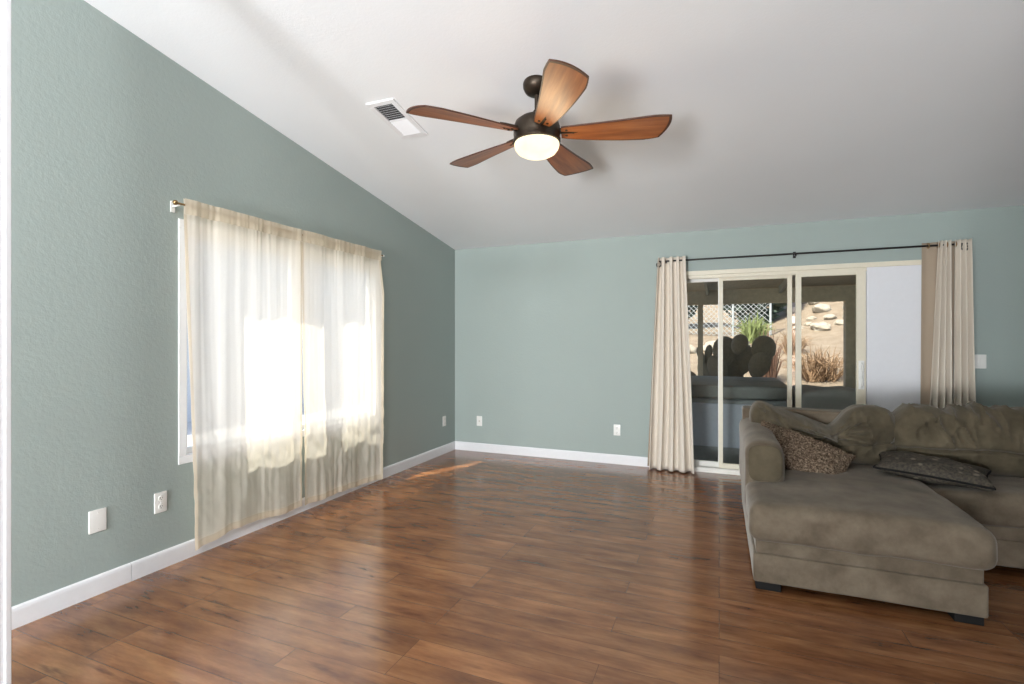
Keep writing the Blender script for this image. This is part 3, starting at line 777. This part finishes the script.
pillow('throw_pillow', 'fuzzy brown shag pillow slumped against the left arm of the sofa', (.495, 3.82, .572), (.55, -.12, -.19), (.10, .55, .34), .60, .36, .14, M_SHAG, 1.3, .012)
pillow('throw_pillow', 'dark patterned pillow lying flat between chaise and sofa seat', (1.20, 3.83, .532), (.52, -.16, -.035), (.16, .75, .10), .55, .31, .13, M_FLORAL, 4.4, .002, M_FOOT)

# ------------------------------------------------------------------ outdoors: patio
PZ = -.12
struct('patio_floor', B(((-3.4, YF + T, PZ - .2), (8, 10.35, PZ))), M_CONCRETE, smooth=False)
def proof():
    bm = bmesh.new(); y0, y1 = YF + T + .12, 10.55; z0, z1 = 2.46, 2.28
    v = [bm.verts.new(p) for p in [(x, y, z + dz) for dz in (0, .06) for x, y, z in ((-3.4, y0, z0), (8, y0, z0), (8, y1, z1), (-3.4, y1, z1))]]
    for f in ((0, 1, 2, 3), (7, 6, 5, 4), (0, 4, 5, 1), (1, 5, 6, 2), (2, 6, 7, 3), (3, 7, 4, 0)): bm.faces.new([v[i] for i in f])
    bmesh.ops.recalc_face_normals(bm, faces=bm.faces); return bm
pr = struct('patio_roof', proof(), M_TIMBER, smooth=False)
obj('patio_beam', B(((-3.4, 10.08, 2.01), (8, 10.22, 2.27))), M_TIMBER, pr, smooth=False)
obj('ledger_board', B(((-3.4, YF + T + .002, 2.20), (8, YF + T + .06, 2.46))), M_TIMBER, pr, smooth=False)
for x in (-2.6, -1.4, -.2, 1.0, 2.2, 3.4):
    bm = bmesh.new(); y0, y1 = YF + T + .06, 10.08; v = [bm.verts.new((x + dx, y, 2.46 - .18 * (y - 5.7) / 4.85 + dz)) for dz in (-.12, -.002) for dx, y in ((-.022, y0), (.022, y0), (.022, y1), (-.022, y1))]
    for f in ((3, 2, 1, 0), (4, 5, 6, 7), (0, 1, 5, 4), (1, 2, 6, 5), (2, 3, 7, 6), (3, 0, 4, 7)): bm.faces.new([v[i] for i in f])
    obj('rafter', bm, M_RAFTER, pr, smooth=False)
for x, wd in ((-.325, .09), (2.065, .165)):
    obj('patio_post', B(((x - wd / 2, 10.15 - wd / 2, PZ), (x + wd / 2, 10.15 + wd / 2, 2.01))), M_TIMBER, pr, bevel=.006, smooth=False)

tub = thing('hot_tub', (-.2, 6.9, PZ), 'square charcoal hot tub with a closed lid just outside the glass door', 'hot tub')
bm = bmesh.new(); soft_box(bm, (-1.15, 6.30, PZ), (.70, 7.9, .655), .04, (8, 8, 6)); obj('cabinet', bm, M_TUB, tub)
for xa, xb in ((-.34, .56), (-1.08, -.44)):
    obj('cabinet_panel', B(((xa, 6.285, .10), (xb, 6.31, .60))), M_TUBPANEL, tub, bevel=.008, smooth=False)
bm = bmesh.new(); soft_box(bm, (-1.18, 6.27, .66), (.74, 7.10, .815), .03, (10, 6, 3), lambda p, u: p + wob(p, 4, .01)); soft_box(bm, (-1.18, 7.11, .66), (.74, 7.93, .815), .03, (10, 6, 3), lambda p, u: p + wob(p, 4, .01)); obj('lid', bm, M_TUBLID, tub)

tarp = thing('covered_table', (1.2, 6.6, PZ), 'low patio table under a dark grey cover beside the hot tub', 'table')
def tf(p, u):
    q = p + wob(p, 3, .05)
    if u.z > 0: q.z += .03 * math.sin(p.x * 6 + 1)
    lower = max(0, -u.z * .5 + .5); a = math.atan2(u.y, u.x)
    q.x += .03 * lower * math.sin(a * 14) * (1 if u.z < .8 else 0); q.z = max(q.z, PZ + .005)
    return q
bm = bmesh.new(); soft_box(bm, (.80, 6.15, PZ + .01), (1.60, 7.05, .77), .07, (16, 16, 12), tf); obj('cover', bm, M_TARP, tarp)

# ------------------------------------------------------------------ outdoors: slope, fence, plants, rocks
def gz(x, y):
    z = PZ - .02
    if y > 10.35:
        t = y - 10.35; z += .10 * min(1, t / .5) + .235 * min(t, 6.6)
        r = max(0, min(1, (x - 1.0) / 2.5))
        if t > 6.6: z += (t - 6.6) * (.10 + .30 * r)
        z += min(1, t) * (.10 * nz(x * .5, y * .5) + .05 * nz(x * 1.7, y * 1.7))
    return z
bm = bmesh.new()
sheet(bm, 120, 130, lambda u, v: Vector((-26 + 56 * u, 10.30 + 45 * v ** 1.6, gz(-26 + 56 * u, 10.30 + 45 * v ** 1.6))))
hill = struct('hillside', bm, M_SAND)
bm = bmesh.new(); sheet(bm, 8, 8, lambda u, v: Vector((-40 + (40 + XL - T - .02) * u, -20 + 32 * v, -.16)))
struct('side_yard', bm, M_PALE)
nb = struct('neighbour_wall', B(((-9.2, -16, -.2), (-9.0, 14, 3.4))), M_STUCCO, smooth=False)

def blades_bush(c, n, h, spread, wd, mat, name, label, cat, group=None, droop=.5, seed=1):
    rnd = random.Random(seed); bm = bmesh.new(); c = Vector(c)
    for k in range(n):
        a = rnd.uniform(0, 2 * math.pi); s = rnd.random() ** .6 * spread; hh = h * rnd.uniform(.55, 1) * (1 - .35 * s / spread)
        b = c + Vector((rnd.uniform(-1, 1), rnd.uniform(-1, 1), 0)) * spread * .35; b.z -= .04
        p2 = b + Vector((math.cos(a) * s * .5, math.sin(a) * s * .5, hh * .75)); p3 = b + Vector((math.cos(a) * s, math.sin(a) * s, hh * (1 - droop * rnd.random() * s / spread)))
        tube(bm, [b, p2, p3], [wd, wd * .8, wd * .15], 4)
    o = obj(name, bm, mat, origin=c); return tag(o, label, cat, group)
def at(x, y, dz=0): return Vector((x, y, gz(x, y) + dz))
blades_bush(at(2.05, 12.9), 240, .95, .78, .010, M_DRY, 'dry_shrub', 'dry tan spiky shrub on the slope in front of the right porch post', 'shrub', droop=.7, seed=3)
blades_bush(at(1.75, 14.6), 150, .85, .45, .010, M_DRY, 'dry_shrub', 'dry tan shrub on the slope right of the double door stile', 'shrub', droop=.6, seed=4)
blades_bush(at(.98, 12.4), 110, 1.5, .36, .011, M_RUST, 'dry_shrub', 'tall reddish dry shrub seen beside the door stiles', 'shrub', droop=.2, seed=5)
blades_bush(at(.45, 13.4), 120, .9, .5, .010, M_GREEN, 'grass_clump', 'grey-green grass clump at mid slope left of the reddish shrub', 'plant', droop=.6, seed=6)
blades_bush(at(.95, 16.2), 110, 1.1, .55, .020, M_GREEN, 'yucca', 'green spiky yucca growing in front of the chain-link fence', 'plant', droop=.5, seed=7)
blades_bush(at(1.62, 10.9), 60, .32, .25, .012, M_RUST, 'dry_shrub', 'small dark stubby shrub above the covered table', 'shrub', droop=.5, seed=8)

# prickly pear just beyond the porch, in its shade
pp = thing('prickly_pear', at(.3, 10.75), 'large dark prickly pear cactus standing in the porch shade beyond the hot tub', 'cactus')
rnd = random.Random(5)
def pad(c, rx, rz, tilt, yaw):
    bm = bmesh.new(); ball(bm, (0, 0, 0), 1, 3, (rx, .055, rz))
    for vtx in bm.verts: vtx.co.x *= .82 + .22 * (vtx.co.z / rz * .5 + .5)
    bmesh.ops.transform(bm, matrix=Matrix.Translation(c) @ Matrix.Rotation(yaw, 4, 'Z') @ Matrix.Rotation(tilt, 4, 'Y'), verts=bm.verts)
    return obj('pad', bm, M_CACTUS, pp)
for x, z, rx, rz, tl in ((.0, .35, .26, .34, .1), (.35, .35, .27, .36, -.1), (-.35, .32, .25, .32, -.2), (.62, .32, .22, .30, .3), (.22, .80, .25, .32, .15), (.42, 1.02, .22, .30, .2), (-.05, .82, .20, .30, -.25), (.08, 1.18, .24, .30, .05), (.68, .92, .20, .26, .35), (.76, 1.22, .24, .27, .1), (-.30, .78, .13, .24, -.15), (-.22, 1.12, .08, .20, .15), (-.36, 1.10, .07, .18, -.3), (-.55, .55, .20, .26, -.45), (.34, 1.32, .16, .20, .3)):
    pad(Vector((x + .02, 10.75 + rnd.uniform(-.16, .16), gz(.3, 10.75) + z - .12)), rx, rz, tl, rnd.uniform(-.3, .3))

# chain-link fence
fen = thing('chain_link_fence', at(-1, 17.1), 'galvanised chain-link fence along the top of the bank', 'fence')
fx0, fx1, fy, fh = -6.0, 1.45, 17.1, 1.5
def fz(x): return gz(x, fy) - .02
bm = bmesh.new(); st = .15
k = 0; x = fx0 - fh
while x < fx1 + fh:
    for s in (1, -1):
        p = []
        for i in range(9):
            zz = fh * i / 8; xx = x + s * zz if s == 1 else x + fh - zz
            if fx0 <= xx <= fx1: p.append((xx, fy + .004 * s, fz(xx) + .04 + zz))
        if len(p) > 1: tube(bm, p, .0085, 3, False)
    x += st
obj('wire_mesh', bm, M_GALV, fen)
for x in (-5.9, -3.5, -1.05, .40, 1.44):
    bm = bmesh.new(); tube(bm, [(x, fy + .03, fz(x) - .2), (x, fy + .03, fz(x) + fh + .10)], .035, 10); obj('fence_post', bm, M_GALV, fen)
bm = bmesh.new(); tube(bm, [(fx0 + (fx1 - fx0) * i / 20, fy + .03, fz(fx0 + (fx1 - fx0) * i / 20) + fh + .05) for i in range(21)], .025, 8); obj('top_rail', bm, M_GALV, fen)

# trees behind the fence
def tree(x, y, h, r, label, seed):
    root = thing('tree', at(x, y), label, 'tree', 'dark trees behind the chain-link fence')
    bm = bmesh.new(); g = at(x, y, -.1); tube(bm, [g, g + Vector((.05, 0, h * .35)), g + Vector((.0, .1, h * .6))], [.16, .12, .07], 8); obj('trunk', bm, M_TIMBER, root)
    rn = random.Random(seed); bm = bmesh.new()
    for i in range(2200):
        d = Vector((rn.gauss(0, 1), rn.gauss(0, 1), rn.gauss(0, 1))).normalized() * (rn.random() ** .35)
        p = g + Vector((d.x * r, d.y * r * .8, h * .52 + d.z * h * .50))
        q = Matrix.Rotation(rn.uniform(0, 6.3), 3, 'Z') @ Matrix.Rotation(rn.uniform(0, 3.1), 3, 'X'); s = rn.uniform(.13, .26)
        vs = [bm.verts.new(p + q @ Vector(o) * s) for o in ((-1, 0, 0), (0, -.5, .1), (1, 0, 0), (0, .5, .1))]; bm.faces.new(vs)
    obj('foliage', bm, M_TREE, root, smooth=False)
for i, (x, y, h, r) in enumerate(((-4.6, 19.8, 4.2, 1.30), (-1.75, 19.8, 4.4, 1.30), (1.12, 19.8, 4.2, 1.28))):
    tree(x, y, h, r, ('leafy dark tree behind the fence, leftmost of the three', 'leafy dark tree behind the fence, middle of the three', 'leafy dark tree behind the fence, rightmost of the three')[i], 30 + i)

# boulders on the slope
def rock(x, y, r, k, label):
    bm = bmesh.new(); c = at(x, y, r * .25)
    bmesh.ops.create_icosphere(bm, subdivisions=3, radius=r)
    for v in bm.verts:
        d = v.co.normalized(); m = 1 + .35 * nz(d.x * 1.4 + k * 3.1, d.y * 1.4, d.z * 1.4) + .12 * nz(d.x * 4, d.y * 4, d.z * 4 + k)
        v.co = Vector((d.x * 1.25, d.y, d.z * .72)) * r * m
    bmesh.ops.translate(bm, verts=bm.verts, vec=c)
    return tag(obj('boulder', bm, M_ROCK, origin=c), label, 'rock', 'pale boulders on the sunny bank')
rn = random.Random(11); spots = []
while len(spots) < 24:
    x, y, r = rn.uniform(2.2, 4.3), rn.uniform(17.2, 20.8), rn.uniform(.11, .24)
    if all((x - a) ** 2 + (y - b) ** 2 > (1.75 * (r + c)) ** 2 for a, b, c in spots): spots.append((x, y, r))
for k, (x, y, r) in enumerate(spots):
    rock(x, y, r, k, 'pale boulder among the rocks on the sunny bank seen through the right glass panel')
for k, (x, y, r) in enumerate(((.55, 15.6, .20), (-.10, 15.0, .28), (-.85, 14.8, .22))):
    rock(x, y, r, 40 + k, ('pale boulder on the bank below the fence, rightmost of three', 'largest pale boulder on the bank below the fence', 'pale boulder on the bank below the fence, leftmost of three')[k])
